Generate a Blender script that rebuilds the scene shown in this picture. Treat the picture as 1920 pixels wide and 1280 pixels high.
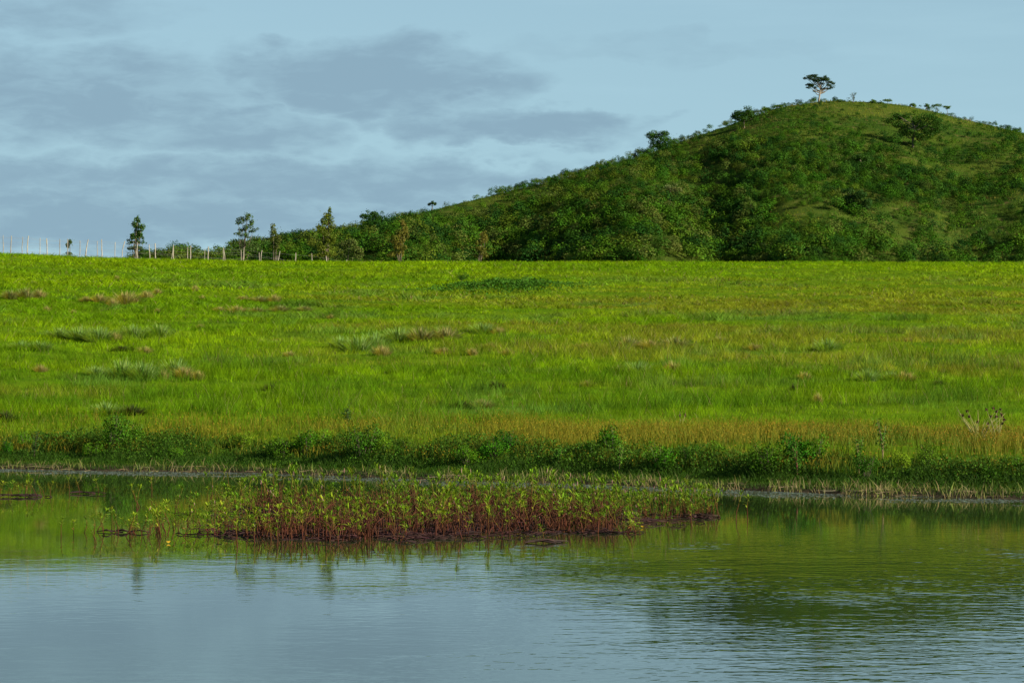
import bpy, math
import numpy as np
from math import radians, sin, cos, pi
for o in list(bpy.data.objects): bpy.data.objects.remove(o)
scene = bpy.context.scene
C = scene.collection
rng = np.random.default_rng(7)

# ------------------------------------------------------------------ camera
F = 5333.0            # focal length in photo pixels (photo 1920 wide)
CH = 3.0              # eye height above the water
HY = 690.0            # photo row of the true horizon
cam_d = bpy.data.cameras.new('camera'); cam_d.lens = 100; cam_d.sensor_width = 36
cam_d.clip_start = 0.5; cam_d.clip_end = 12000
cam = bpy.data.objects.new('camera', cam_d); C.objects.link(cam)
cam.location = (0, 0, CH); cam.rotation_euler = (radians(90) + math.atan(50 / F), 0, 0)
scene.camera = cam

# ------------------------------------------------------------------ sun, sky, exposure
SUN_EL, SUN_AZ = radians(24), radians(115)       # azimuth clockwise from +Y: behind the camera, to the right
sv = (sin(SUN_AZ) * cos(SUN_EL), cos(SUN_AZ) * cos(SUN_EL), sin(SUN_EL))
sl = bpy.data.lights.new('sun', 'SUN'); sl.energy = 5.0; sl.angle = radians(0.5); sl.color = (1.0, 0.90, 0.72)
sun = bpy.data.objects.new('sun', sl); C.objects.link(sun)
from mathutils import Vector
sun.rotation_euler = Vector(sv).to_track_quat('Z', 'Y').to_euler()
scene.view_settings.view_transform = 'Standard'; scene.view_settings.look = 'None'
scene.view_settings.gamma = 1; scene.view_settings.exposure = 0.95

class NT:
    """small node helper"""
    def __init__(s, tree): s.t = tree; s.n = tree.nodes; s.l = tree.links
    def new(s, typ, **kw):
        n = s.n.new(typ)
        for k, v in kw.items():
            if k.startswith('i_'):
                key = k[2:]; key = int(key) if key.isdigit() else key.replace('_', ' ')
                s.set(n.inputs[key], v)
            else: setattr(n, k, v)
        return n
    def set(s, inp, v):
        if isinstance(v, bpy.types.NodeSocket): s.l.new(v, inp)
        else: inp.default_value = v
    def m(s, op, a, b=0.0, c=0.0, clamp=False):
        n = s.n.new('ShaderNodeMath'); n.operation = op; n.use_clamp = clamp
        s.set(n.inputs[0], a); s.set(n.inputs[1], b); s.set(n.inputs[2], c); return n.outputs[0]
    def mix(s, f, a, b, blend='MIX'):
        n = s.n.new('ShaderNodeMix'); n.data_type = 'RGBA'; n.blend_type = blend
        s.set(n.inputs[0], f); s.set(n.inputs[6], a); s.set(n.inputs[7], b); return n.outputs[2]
    def ramp(s, f, a, b):
        n = s.n.new('ShaderNodeMapRange'); n.interpolation_type = 'SMOOTHSTEP'
        s.set(n.inputs[0], f); s.set(n.inputs[1], a); s.set(n.inputs[2], b); return n.outputs[0]
    def noise(s, vec, scale, detail=4, rough=0.5, dist=0.0):
        n = s.n.new('ShaderNodeTexNoise'); s.set(n.inputs['Vector'], vec)
        n.inputs['Scale'].default_value = scale; n.inputs['Detail'].default_value = detail
        n.inputs['Roughness'].default_value = rough; n.inputs['Distortion'].default_value = dist
        return n.outputs['Fac']
    def comb(s, x, y, z=0.0):
        n = s.n.new('ShaderNodeCombineXYZ'); s.set(n.inputs[0], x); s.set(n.inputs[1], y); s.set(n.inputs[2], z); return n.outputs[0]

world = bpy.data.worlds.new('World'); scene.world = world; world.use_nodes = True
w = NT(world.node_tree); w.n.clear()
sky = w.new('ShaderNodeTexSky', sky_type='NISHITA', sun_disc=False, sun_elevation=SUN_EL, sun_rotation=SUN_AZ)
sky.altitude = 300; sky.air_density = 1.0; sky.dust_density = 0.6; sky.ozone_density = 2.0
tc = w.new('ShaderNodeTexCoord'); sp = w.new('ShaderNodeSeparateXYZ', i_0=tc.outputs['Generated'])
dx, dy, dz = sp.outputs
az = w.m('ARCTAN2', dx, dy)                                      # 0 straight over the pond
el = w.m('ARCSINE', dz)
warp = w.m('MULTIPLY', w.m('SUBTRACT', w.noise(w.comb(w.m('MULTIPLY', az, 26), w.m('MULTIPLY', el, 55), 3.1), 1.0, 5, 0.55), 0.5), 0.07)
u = w.m('ADD', az, warp); v = w.m('ADD', el, w.m('MULTIPLY', w.m('SUBTRACT', w.noise(w.comb(w.m('MULTIPLY', az, 34), w.m('MULTIPLY', el, 80), 9.1), 1.0, 5, 0.55), 0.5), 0.030))
banks = [  # cloud banks: azimuth, elevation, half-widths (photo pixels / focal length), weight
    (700, 150, 330, 95, 1.0), (960, 235, 330, 55, 1.0), (120, 190, 430, 120, .85), (430, 250, 260, 60, .7),
    (60, 30, 300, 60, .5), (500, 345, 950, 60, .75), (150, 410, 1000, 70, .9), (700, 395, 500, 50, .6), (1210, 222, 90, 22, .4),
    (1240, 95, 380, 30, .22), (-900, 200, 500, 120, .9), (2900, 260, 600, 90, .8)]
tot = None
for (cx, cy, rx, ry, s) in banks:
    a = w.m('DIVIDE', w.m('SUBTRACT', u, (cx - 960) / F), rx / F); b = w.m('DIVIDE', w.m('SUBTRACT', v, (HY - cy) / F), ry / F)
    g = w.m('SUBTRACT', 1.0, w.m('ADD', w.m('MULTIPLY', a, a), w.m('MULTIPLY', b, b)), clamp=True)
    g = w.m('MULTIPLY', g, s)
    tot = g if tot is None else w.m('MAXIMUM', tot, g)
cn = w.noise(w.comb(w.m('MULTIPLY', az, 30), w.m('MULTIPLY', el, 95), 0.0), 1.0, 6, 0.5, 0.2)
cn2 = w.noise(w.comb(w.m('MULTIPLY', az, 9), w.m('MULTIPLY', el, 70), 5.0), 1.0, 5, 0.55)
cn3 = w.noise(w.comb(w.m('MULTIPLY', az, 75), w.m('MULTIPLY', el, 260), 2.0), 1.0, 6, 0.6, 0.6)
mott = w.ramp(w.m('ADD', w.m('MULTIPLY', cn, .6), w.m('MULTIPLY', cn3, .4)), .34, .64)
cl = w.m('MULTIPLY', w.m('POWER', tot, .8), w.m('MULTIPLY_ADD', w.m('ADD', cn2, mott), .62, .30))
cloud = w.ramp(cl, -0.05, .92)
haze = w.ramp(el, 0.40, -0.02)
wisp = w.m('MULTIPLY', w.ramp(cn2, 0.45, 0.75), 0.25)
base = w.mix(w.m('MULTIPLY', haze, 0.9), sky.outputs[0], (3.75, 6.15, 7.4, 1))
base = w.mix(wisp, base, (4.3, 6.6, 7.7, 1))
skyc = w.mix(w.m('MULTIPLY', cloud, 0.85), base, (2.45, 3.85, 4.95, 1))
bg = w.new('ShaderNodeBackground', i_0=skyc); bg.inputs[1].default_value = 0.052
wo = w.new('ShaderNodeOutputWorld'); w.l.new(bg.outputs[0], wo.inputs[0])

# ------------------------------------------------------------------ numpy noise and terrain
_tab = np.random.default_rng(3).random((256, 256))
def vn(x, y):
    xi = np.floor(x).astype(int); yi = np.floor(y).astype(int); fx = x - xi; fy = y - yi
    fx = fx * fx * (3 - 2 * fx); fy = fy * fy * (3 - 2 * fy)
    a = _tab[xi & 255, yi & 255]; b = _tab[(xi + 1) & 255, yi & 255]; c = _tab[xi & 255, (yi + 1) & 255]; d = _tab[(xi + 1) & 255, (yi + 1) & 255]
    return (a * (1 - fx) + b * fx) * (1 - fy) + (c * (1 - fx) + d * fx) * fy
def fbm(x, y, oc=4):
    s = 0; a = .5; t = 0
    for i in range(oc):
        s = s + a * vn(x * 2 ** i + 17.3 * i, y * 2 ** i + 9.1 * i); t += a; a *= .5
    return s / t
def sstep(a, b, x):
    t = np.clip((x - a) / (b - a), 0, 1); return t * t * (3 - 2 * t)

SHX = np.array([-120, -40, -15.2, -11, -7, -3, .6, 5.7, 11.6, 18, 40, 120.])
SHY = np.array([75, 90, 84.2, 83, 81, 77.5, 74.4, 69.6, 64.5, 61, 58, 40.])
def shore(X): return np.interp(X, SHX, SHY) + (fbm(X * .6, X * 0 + 4.2) - .5) * 1.6

_Y = np.linspace(60, 400, 1701)
_s = np.interp(_Y, [60, 70, 87, 94, 175, 222, 246, 300, 330, 400], [0, .008, .012, .088, .088, 0, -.03, -.03, 0, 0])
_P = np.concatenate([[0], np.cumsum((_s[1:] + _s[:-1]) / 2 * .2)])
def _k(t):
    m = (_Y > 150) & (_Y < 260); return np.min((t * _Y[m] + 1.95) / _P[m])
_A = np.array([-1500, -500, 0, 130, 255, 480, 900, 1920, 4000.])
_K = np.array([_k((690 - y) / F) for y in (466, 466, 471, 477, 482, 487, 488, 489, 492)])

# hill skyline (bare ground, in photo columns and rows)
SKX = np.array([-600, 0, 235, 320, 400, 520, 600, 700, 760, 830, 900, 960, 1050, 1100, 1150, 1200, 1260, 1300, 1350, 1400, 1460, 1520, 1560, 1650, 1700, 1760, 1800, 1850, 1920, 2100, 2500, 3200])
SKY = np.array([520, 508, 500, 484, 476, 458, 444, 426, 408, 388, 371, 356, 336, 322, 309, 292, 272, 256, 240, 222, 201, 191, 188, 192, 197, 209, 221, 232, 250, 262, 350, 470.])
def hill(X, Y):
    a = X / np.maximum(Y, 50) * F + 960
    Yr = np.interp(a, [-600, 300, 900, 1500, 2200], [640, 660, 740, 810, 820])
    H = 3 + (HY - np.interp(a, SKX, SKY) ) * Yr / F
    Yf = Yr - np.interp(a, [0, 600, 1500, 2000], [150, 190, 300, 300])
    s = (Y - Yf) / (Yr - Yf); sc = np.clip(s, 0, 1)
    prof = sc ** 1.15
    back = np.clip((Y - Yr) / 260, 0, 1)
    up = np.where(s > 1, 1 - back ** 1.5, prof)
    env = 4 * sc * (1 - sc)
    aw = a + (sc - .5) * 140
    spur = -np.exp(-((aw - 1345) / 60) ** 2) * 3.5 + np.exp(-((aw - 1180) / 90) ** 2) * 5 + np.exp(-((aw - 1500) / 110) ** 2) * 5 - np.exp(-((aw - 930) / 90) ** 2) * 6 \
        - np.exp(-((aw - 1800) / 45) ** 2) * 2 + np.exp(-((aw - 1940) / 60) ** 2) * 4 + np.exp(-((aw - 760) / 60) ** 2) * 2
    rough = (fbm(X / 38, Y / 70, 4) - .5) * 11
    g = 9
    return g + np.maximum(H - g, 0) * up + env * (spur + rough) * np.clip((H - 12) / 30, 0, 1) - np.where(s > 1, back * 6, 0)

def Hh(X, Y):
    X = np.asarray(X, float); Y = np.asarray(Y, float)
    d = Y - shore(X)
    a = X / np.maximum(Y, 50) * F + 960
    k = np.interp(a, _A, _K)
    fld = .8 + k * np.interp(Y, _Y, _P) + (fbm(X / 9, Y / 5, 3) - .5) * .35 * sstep(4, 12, d) * (1 - sstep(180, 210, Y))
    bank = np.interp(d, [-12, -3, 0, .25, 1.6, 4.5, 9], [-1.2, -.35, 0, .07, .20, .52, .70])
    h = np.where(d < 9, np.minimum(bank + 0 * fld, 99), .85)
    h = h * (1 - sstep(3, 9, d)) + fld * sstep(3, 9, d)
    hl = hill(X, Y)
    far = sstep(300, 420, Y)
    h = h * (1 - far) + hl * far
    far2 = sstep(900, 1500, Y); h = h * (1 - far2) + 12 * far2
    near = sstep(13, 5, Y)                                       # the near bank the camera stands on
    h = h * (1 - near) + 1.4 * near
    side = sstep(60, 110, np.abs(X)) * (1 - sstep(0, 20, d)) * sstep(0, 5, -d + 5)
    h = np.where(d < 3, h * (1 - side) + .8 * side, h)
    return h
def pix(x, D): return (x - 960) / F * D
def zpix(y, D): return CH + (HY - y) * D / F
def ground_at(x, y, y0=66, y1=226):
    D = np.linspace(y0, y1, 1600); row = HY - F * (Hh(pix(x, D), D) - CH) / D
    i = np.argmax(row <= y); i = i if row[i] <= y else int(np.argmin(row))
    return float(pix(x, D[i])), float(D[i]), float(D[i])

# ------------------------------------------------------------------ materials
def new_mat(name):
    m = bpy.data.materials.new(name); m.use_nodes = True; t = NT(m.node_tree); t.n.clear(); return m, t
def leaf_mat(name, trans=.35, rough=.55, spec=.25, rand=0.0, nscale=0.0, tint=(1.15, 1.1, .5)):
    m, t = new_mat(name)
    at = t.new('ShaderNodeAttribute', attribute_name='Col'); col = at.outputs['Color']
    if rand:
        oi = t.new('ShaderNodeObjectInfo')
        hs = t.new('ShaderNodeHueSaturation', i_Color=col, i_Value=t.m('MULTIPLY_ADD', oi.outputs['Random'], rand * 2, 1 - rand),
                   i_Hue=t.m('MULTIPLY_ADD', oi.outputs['Random'], -.04, .52)); col = hs.outputs[0]
    if nscale:
        g = t.new('ShaderNodeNewGeometry'); n = t.noise(g.outputs['Position'], nscale, 3)
        col = t.mix(1.0, col, t.mix(n, (.6, .6, .6, 1), (1.4, 1.4, 1.4, 1)), 'MULTIPLY')
    p = t.new('ShaderNodeBsdfPrincipled', i_Base_Color=col, i_Roughness=rough, i_Specular_IOR_Level=spec)
    tr = t.new('ShaderNodeBsdfTranslucent', i_Color=t.mix(1.0, col, (*tint, 1), 'MULTIPLY'))
    mx = t.new('ShaderNodeMixShader', i_0=trans, i_1=p.outputs[0], i_2=tr.outputs[0])
    o = t.new('ShaderNodeOutputMaterial', i_0=mx.outputs[0]); return m
def solid_mat(name, a, b, scale=20, rough=.85, stretch=(1, 1, 1), bump=.0):
    m, t = new_mat(name)
    tcn = t.new('ShaderNodeTexCoord'); mp = t.new('ShaderNodeMapping', i_0=tcn.outputs['Object']); mp.inputs['Scale'].default_value = stretch
    n = t.noise(mp.outputs[0], scale, 5, .6)
    col = t.mix(t.ramp(n, .3, .7), (*a, 1), (*b, 1))
    p = t.new('ShaderNodeBsdfPrincipled', i_Base_Color=col, i_Roughness=rough)
    if bump:
        bn = t.new('ShaderNodeBump', i_Height=n, i_Strength=.6, i_Distance=bump); t.l.new(bn.outputs[0], p.inputs['Normal'])
    t.new('ShaderNodeOutputMaterial', i_0=p.outputs[0]); return m
M_grass = leaf_mat('grass_blades', .42, .8, .06, tint=(1.2, 1.15, .3))
M_leaf = leaf_mat('leaves', .3, .7, .1)
M_far = leaf_mat('scrub_leaves', .15, .85, .03)
M_bush = leaf_mat('bush_leaves', .18, .8, .06, rand=.2)
M_weed = leaf_mat('water_plant', .3, .7, .08, rand=.12)
M_dry = leaf_mat('dry_stems', .15, .7, .2)
M_bark = solid_mat('bark', (.15, .12, .08), (.30, .25, .18), 3, .9, (4, 4, 1))
M_dbark = solid_mat('dark_bark', (.07, .055, .035), (.14, .11, .07), 3, .9, (4, 4, 1))
M_post = solid_mat('weathered_wood', (.24, .20, .145), (.42, .38, .30), 7, .85, (3, 3, .6), .01)
M_post2 = solid_mat('dark_weathered_wood', (.16, .14, .11), (.34, .31, .26), 7, .9, (3, 3, .6), .01)
M_wire = solid_mat('rusty_wire', (.14, .13, .12), (.22, .20, .18), 5, .6)

# ground: one sheet, colour zones from height and noise
M_ground, t = new_mat('ground')
g = t.new('ShaderNodeNewGeometry'); sx = t.new('ShaderNodeSeparateXYZ', i_0=g.outputs['Position'])
pos = g.outputs['Position']
n1 = t.noise(pos, .35, 6, .6); n2 = t.noise(pos, 6, 4, .6); n3 = t.noise(pos, .06, 5, .6)
turf = t.mix(t.ramp(n1, .35, .65), (.060, .130, .005, 1), (.10, .17, .006, 1))
turf = t.mix(t.ramp(n2, .5, .8), turf, (.11, .12, .02, 1))
mud = t.mix(t.ramp(n2, .35, .65), (.022, .018, .012, 1), (.06, .05, .03, 1))
hillc = t.mix(t.ramp(n3, .35, .65), (.025, .055, .008, 1), (.060, .085, .012, 1))
hillc = t.mix(t.ramp(t.noise(pos, .3, 4, .6), .55, .75), hillc, (.10, .085, .030, 1))
col = t.mix(t.ramp(sx.outputs[2], .10, .22), mud, turf)
col = t.mix(t.ramp(sx.outputs[1], 300, 420), col, hillc)
p = t.new('ShaderNodeBsdfPrincipled', i_Base_Color=col, i_Roughness=1.0, i_Specular_IOR_Level=.0)
bn = t.new('ShaderNodeBump', i_Height=n2, i_Strength=.5, i_Distance=.08); t.l.new(bn.outputs[0], p.inputs['Normal'])
t.new('ShaderNodeOutputMaterial', i_0=p.outputs[0])

# water
M_water, t = new_mat('pond_water')
g = t.new('ShaderNodeNewGeometry'); pos = g.outputs['Position']; sx = t.new('ShaderNodeSeparateXYZ', i_0=pos)
def stretched(sx_, sy_, off=0.0):
    mp = t.new('ShaderNodeMapping', i_0=pos); mp.inputs['Scale'].default_value = (sx_, sy_, 1); mp.inputs['Location'].default_value = (off, off, 0); return mp.outputs[0]
fine = t.noise(stretched(.8, 1.0), 3.8, 2, .6)
swell = t.noise(stretched(.6, 1.1, 7), 1.6, 2, .5)
gust = t.noise(stretched(.10, .16, 3), 1.0, 3, .5)
# ripples: strongest on the open water to the right, calm behind the weed bed
yy = sx.outputs[1]; xx = sx.outputs[0]
openw = t.ramp(t.m('ADD', yy, t.m('MULTIPLY', xx, -.35)), 60, 38)
right = t.ramp(xx, -6, 5)
amp = t.m('MULTIPLY_ADD', openw, t.m('MULTIPLY_ADD', right, .85, .34), .07)
amp = t.m('MULTIPLY', amp, t.m('MULTIPLY_ADD', t.ramp(gust, .3, .7), 1.0, .5))
paw = t.ramp(t.noise(stretched(.40, .22, 11), 1.0, 3, .5), .50, .75)
amp = t.m('MULTIPLY', amp, t.m('MULTIPLY_ADD', paw, 1.0, .8))
hgt = t.m('MULTIPLY', t.m('ADD', fine, t.m('MULTIPLY', swell, .9)), amp)
bn = t.new('ShaderNodeBump', i_Height=hgt, i_Strength=1.0, i_Distance=.0037)
p = t.new('ShaderNodeBsdfPrincipled', i_Base_Color=(.020, .034, .010, 1), i_Roughness=.03, i_IOR=1.333, i_Specular_IOR_Level=.5)
t.l.new(bn.outputs[0], p.inputs['Normal'])
t.new('ShaderNodeOutputMaterial', i_0=p.outputs[0])

# ------------------------------------------------------------------ mesh building
class Acc:
    def __init__(s): s.v = []; s.q = []; s.c = []; s.n = 0
    def add(s, v, q, c):
        v = np.asarray(v, np.float32).reshape(-1, 3); q = np.asarray(q, np.int32).reshape(-1, 4)
        c = np.asarray(c, np.float32)
        if c.ndim == 1: c = np.tile(c[:3], (len(v), 1))
        s.v.append(v); s.q.append(q + s.n); s.c.append(c[:, :3]); s.n += len(v); return s
    def arr(s): return np.concatenate(s.v), np.concatenate(s.q), np.concatenate(s.c)
    def mesh(s, name, mat, smooth=False):
        v, q, c = s.arr()
        me = bpy.data.meshes.new(name); me.vertices.add(len(v)); me.vertices.foreach_set('co', v.ravel())
        me.loops.add(q.size); me.loops.foreach_set('vertex_index', q.ravel())
        me.polygons.add(len(q)); me.polygons.foreach_set('loop_start', np.arange(0, q.size, 4, dtype=np.int32))
        if smooth: me.polygons.foreach_set('use_smooth', np.ones(len(q), bool))
        me.update(calc_edges=True)
        at = me.attributes.new('Col', 'FLOAT_COLOR', 'POINT')
        at.data.foreach_set('color', np.concatenate([c, np.ones((len(c), 1), np.float32)], 1).ravel())
        me.materials.append(mat); return me
def obj(name, me, parent=None, loc=None):
    o = bpy.data.objects.new(name, me); C.objects.link(o)
    if parent: o.parent = parent
    if loc is not None: o.location = loc
    return o
def tag(o, label=None, cat=None, group=None, kind=None):
    if label: o['label'] = label
    if cat: o['category'] = cat
    if group: o['group'] = group
    if kind: o['kind'] = kind
    return o
def thing(name, loc, label, cat, group=None, rz=0, sc=1):
    o = bpy.data.objects.new(name, None); C.objects.link(o); o.location = loc; o.rotation_euler[2] = rz
    o.scale = sc if isinstance(sc, tuple) else (sc, sc, sc); o.empty_display_size = .2
    return tag(o, label, cat, group)

def blades(P, h, w_, lean, col, acc, r=rng, tip=.12, droop=1.0):
    """upright grass blades: P (n,3) roots, h heights, w widths, lean = horizontal reach / height"""
    n = len(P); yaw = r.random(n) * 2 * pi; la = r.random(n) * 2 * pi
    side = np.stack([np.cos(yaw), np.sin(yaw) * .6, np.zeros(n)], 1) * (np.asarray(w_) / 2)[:, None]
    ld = np.stack([np.cos(la), np.sin(la), np.zeros(n)], 1) * (np.asarray(lean) * h)[:, None]
    up = np.zeros((n, 3)); up[:, 2] = h
    m = P + up * .55 + ld * .3 * droop; tp = P + up + ld
    V = np.stack([P - side, P + side, m + side * .85, m - side * .85, tp + side * tip, tp - side * tip], 1)
    b = np.arange(n)[:, None] * 6
    Q = np.concatenate([b + [0, 1, 2, 3], b + [3, 2, 4, 5]])
    acc.add(V.reshape(-1, 3), Q, np.repeat(col, 6, 0))
def leaves(P, N, size, col, acc, r=rng, jit=.7, asp=.55):
    """leaf-sized diamonds at P facing about N"""
    n = len(P); N = N + r.normal(size=(n, 3)) * jit; N /= np.linalg.norm(N, axis=1)[:, None] + 1e-9
    T = np.cross(N, r.normal(size=(n, 3))); T /= np.linalg.norm(T, axis=1)[:, None] + 1e-9; B = np.cross(N, T)
    s = np.asarray(size)[:, None] * np.ones((n, 1))
    V = np.stack([P - T * s * .5, P + B * s * .5 * asp + T * s * .05, P + T * s * .5, P - B * s * .5 * asp + T * s * .05], 1)
    acc.add(V.reshape(-1, 3), np.arange(4 * n).reshape(-1, 4), np.repeat(col, 4, 0))
def tube(pts, rad, acc, col=(.3, .25, .2), sides=5):
    pts = np.asarray(pts, float); k = len(pts); rad = np.asarray(rad, float) * np.ones(k)
    d = np.gradient(pts, axis=0); d /= np.linalg.norm(d, axis=1)[:, None] + 1e-9
    ref = np.where(np.abs(d[:, 2:3]) > .9, np.array([[1., 0, 0]]), np.array([[0, 0, 1.]]))
    a = np.cross(d, ref); a /= np.linalg.norm(a, axis=1)[:, None] + 1e-9; b = np.cross(d, a)
    th = np.arange(sides) / sides * 2 * pi
    V = pts[:, None] + (a[:, None] * np.cos(th)[None, :, None] + b[:, None] * np.sin(th)[None, :, None]) * rad[:, None, None]
    i = np.arange(k - 1)[:, None] * sides; j = np.arange(sides)[None]; jn = (j + 1) % sides
    Q = np.stack([i + j, i + jn, i + sides + jn, i + sides + j], -1).reshape(-1, 4)
    base = len(pts) * sides
    V = V.reshape(-1, 3)
    if sides == 4: Q = np.concatenate([Q, [[base - 4, base - 3, base - 2, base - 1]]])
    acc.add(V, Q, col)
def vary(base, n, r=rng, amt=.25, hue=.12):
    base = np.asarray(base, float); b = base if base.ndim == 2 else np.tile(base, (n, 1))
    return np.clip(b * (1 + (r.random((n, 1)) - .5) * 2 * amt) * (1 + (r.random((n, 3)) - .5) * 2 * hue), 0, 1)
def lobes(r, n, R, H, z0=0.0, flat=1.0):
    c = np.zeros((n, 3)); a = r.random(n) * 2 * pi; q = np.sqrt(r.random(n)) * R * .68
    c[:, 0] = np.cos(a) * q; c[:, 1] = np.sin(a) * q; c[:, 2] = z0 + H * (.45 + .35 * r.random(n)) * (1 - .35 * (q / R) ** 2)
    rad = np.stack([R * (.3 + .22 * r.random(n))] * 2 + [H * (.2 + .15 * r.random(n)) * flat], 1); return c, rad
def foliage(acc, r, c, rad, nleaf, size, col, low=-.55, jit=.65, amt=.3):
    """leaves spread over the shells of lobes; each lobe has its own tone"""
    n = len(c); w_ = (rad[:, 0] * rad[:, 2]); idx = r.choice(n, nleaf, p=w_ / w_.sum())
    d = r.normal(size=(nleaf, 3)); d /= np.linalg.norm(d, axis=1)[:, None]; d[:, 2] = np.where(d[:, 2] < low, -d[:, 2], d[:, 2])
    k = (.62 + .48 * r.random(nleaf) ** .6)[:, None]
    P = c[idx] + d * rad[idx] * k
    tone = vary(col, n, r, .18, .08)
    N = d / rad[idx]; N /= np.linalg.norm(N, axis=1)[:, None]; N[:, 2] += .35
    leaves(P, N, size * (.6 + .8 * r.random(nleaf)), vary(tone[idx], nleaf, r, amt, .08), acc, r, jit)

# ------------------------------------------------------------------ ground sheet and water
Yg = np.concatenate([[-400, -150, -60, -20, 0, 3], np.arange(4, 16, 1), np.arange(16, 58, 4), np.arange(58, 100, .3), np.arange(100, 260, .9), np.arange(260, 520, 6), np.arange(520, 900, 4), np.arange(900, 1500, 60), [1700, 2200, 3200, 5000, 8000]])
ti = np.linspace(-.24, .24, 330); te = np.array([.26, .3, .36, .45, .6, .8, 1.1, 1.5, 2.2, 3.2]); tt = np.concatenate([-te[::-1], ti, te])
YY, TT = np.meshgrid(Yg, tt, indexing='ij'); XX = TT * np.maximum(YY, 60); ZZ = Hh(XX, YY)
far = sstep(1500, 2200, YY); ZZ = ZZ * (1 - far) + 10 * far
ny, nx = YY.shape; I = np.arange(ny * nx).reshape(ny, nx)
A = Acc(); A.add(np.stack([XX, YY, ZZ], -1), np.stack([I[:-1, :-1], I[:-1, 1:], I[1:, 1:], I[1:, :-1]], -1), (.1, .1, .1))
tag(obj('ground', A.mesh('ground', M_ground, True)), kind='structure')
A = Acc(); wx = np.linspace(-130, 130, 27); wy = np.linspace(2, 100, 12); WY, WX = np.meshgrid(wy, wx, indexing='ij'); I = np.arange(WY.size).reshape(WY.shape)
A.add(np.stack([WX, WY, WX * 0], -1), np.stack([I[:-1, :-1], I[:-1, 1:], I[1:, 1:], I[1:, :-1]], -1), (.1, .1, .1))
tag(obj('water', A.mesh('water', M_water)), kind='structure')

# ------------------------------------------------------------------ field grass
LIME = np.array([.240, .380, .003]); GREEN = np.array([.125, .275, .004]); OLIVE = np.array([.255, .290, .020]); RUST = np.array([.230, .170, .025])
BLUE = np.array([.11, .22, .045]); STRAW = np.array([.34, .27, .12])
def fan(n, y0, y1, r, margin=.24, p=1.0):
    """n random points in the view fan between two distances"""
    Y = np.sqrt(r.random(n) * (y1 ** 2 - y0 ** 2) + y0 ** 2); X = (r.random(n) * 2 - 1) * margin * Y; return X, Y
def mixc(a, b, f): return a * (1 - f[:, None]) + b * f[:, None]
def grass_field():
    r = np.random.default_rng(11); acc = Acc()
    for (n, y0, y1, hw) in ((260000, 66, 112, .011), (260000, 108, 150, .014), (360000, 145, 228, .022), (30000, 222, 300, .04)):
        X, Y = fan(n, y0, y1, r, .215)
        d = Y - shore(X); keep = (d > 5.5) & (Y > 84); X, Y, d = X[keep], Y[keep], d[keep]; n = len(X)
        a = X / Y * F + 960
        # zones of colour, patches stretched along the slope contour
        pz = fbm(X / 7, Y / 4.5, 4); p2 = fbm(X / 2.2 + 50, Y / 2.0, 3); p3 = fbm(X / 16 + 90, Y / 6, 3)
        col = np.tile(LIME, (n, 1)); col = mixc(col, GREEN, sstep(.45, .72, pz) * .7)
        lowf = sstep(126, 104, Y)                                # lusher, darker towards the pond
        col = mixc(col, GREEN * .78, lowf * (.50 + .45 * sstep(.35, .6, p3)))
        ol = sstep(.40, .62, p3 + .16 * sstep(700, 1500, a) - .12 * sstep(150, 190, Y) - .18 * sstep(700, 300, a)) * sstep(190, 150, Y) * sstep(90, 104, Y)
        col = mixc(col, OLIVE, ol * .85); col = mixc(col, RUST, ol * sstep(.52, .7, p2) * .35)
        bl = sstep(.6, .72, fbm(X / 5 + 30, Y / 3 + 8, 3)) * sstep(185, 160, Y); col = mixc(col, BLUE, bl * .6)
        strk = sstep(.50, .68, fbm(X / 3.2 + 70, Y / .75 + 11, 3)) * (.40 + .60 * sstep(140, 100, Y)); col = mixc(col, np.array([.060, .150, .006]), strk * .7)
        lush = sstep(.45, .7, fbm(X / .35 + 5, Y / .5, 2)); col = col * (.72 + .5 * lush)[:, None]
        dry = r.random(n) < .025 + .05 * ol; col[dry] = STRAW * .7
        band = sstep(94, 88, Y)                                  # edge of the ochre weeds
        col = mixc(col, OLIVE, band * .5)
        up_ = sstep(112, 150, Y)
        tuft = fbm(X / .55 + 7, Y / .7 + 3, 2); swath = fbm(X / 5.5 + 3, Y / 1.6 + 31, 3)
        h = (.15 + .13 * r.random(n)) * (1 + .0 * lowf + .35 * bl) * (.35 + 1.15 * sstep(.25, .75, tuft)) * (1 + .5 * strk) * (.45 + .75 * sstep(.30, .62, swath))
        col = mixc(col, GREEN * .75, sstep(.42, .25, swath) * .6)
        wv = hw * (.7 + .8 * r.random(n)) * (1 + .7 * up_); lean = (.2 + .6 * r.random(n)) * (1 + 1.5 * up_); h = h * (1 - .38 * up_)
        P = np.stack([X, Y, Hh(X, Y) - .02], 1)
        blades(P, h, wv, lean, vary(col, n, r, .28, .08), acc, r, tip=.3, droop=1.4)
    return acc
tag(obj('grass', grass_field().mesh('grass', M_grass)), 'bright green pasture grass covering the slope above the pond', 'grass', kind='stuff')

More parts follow.
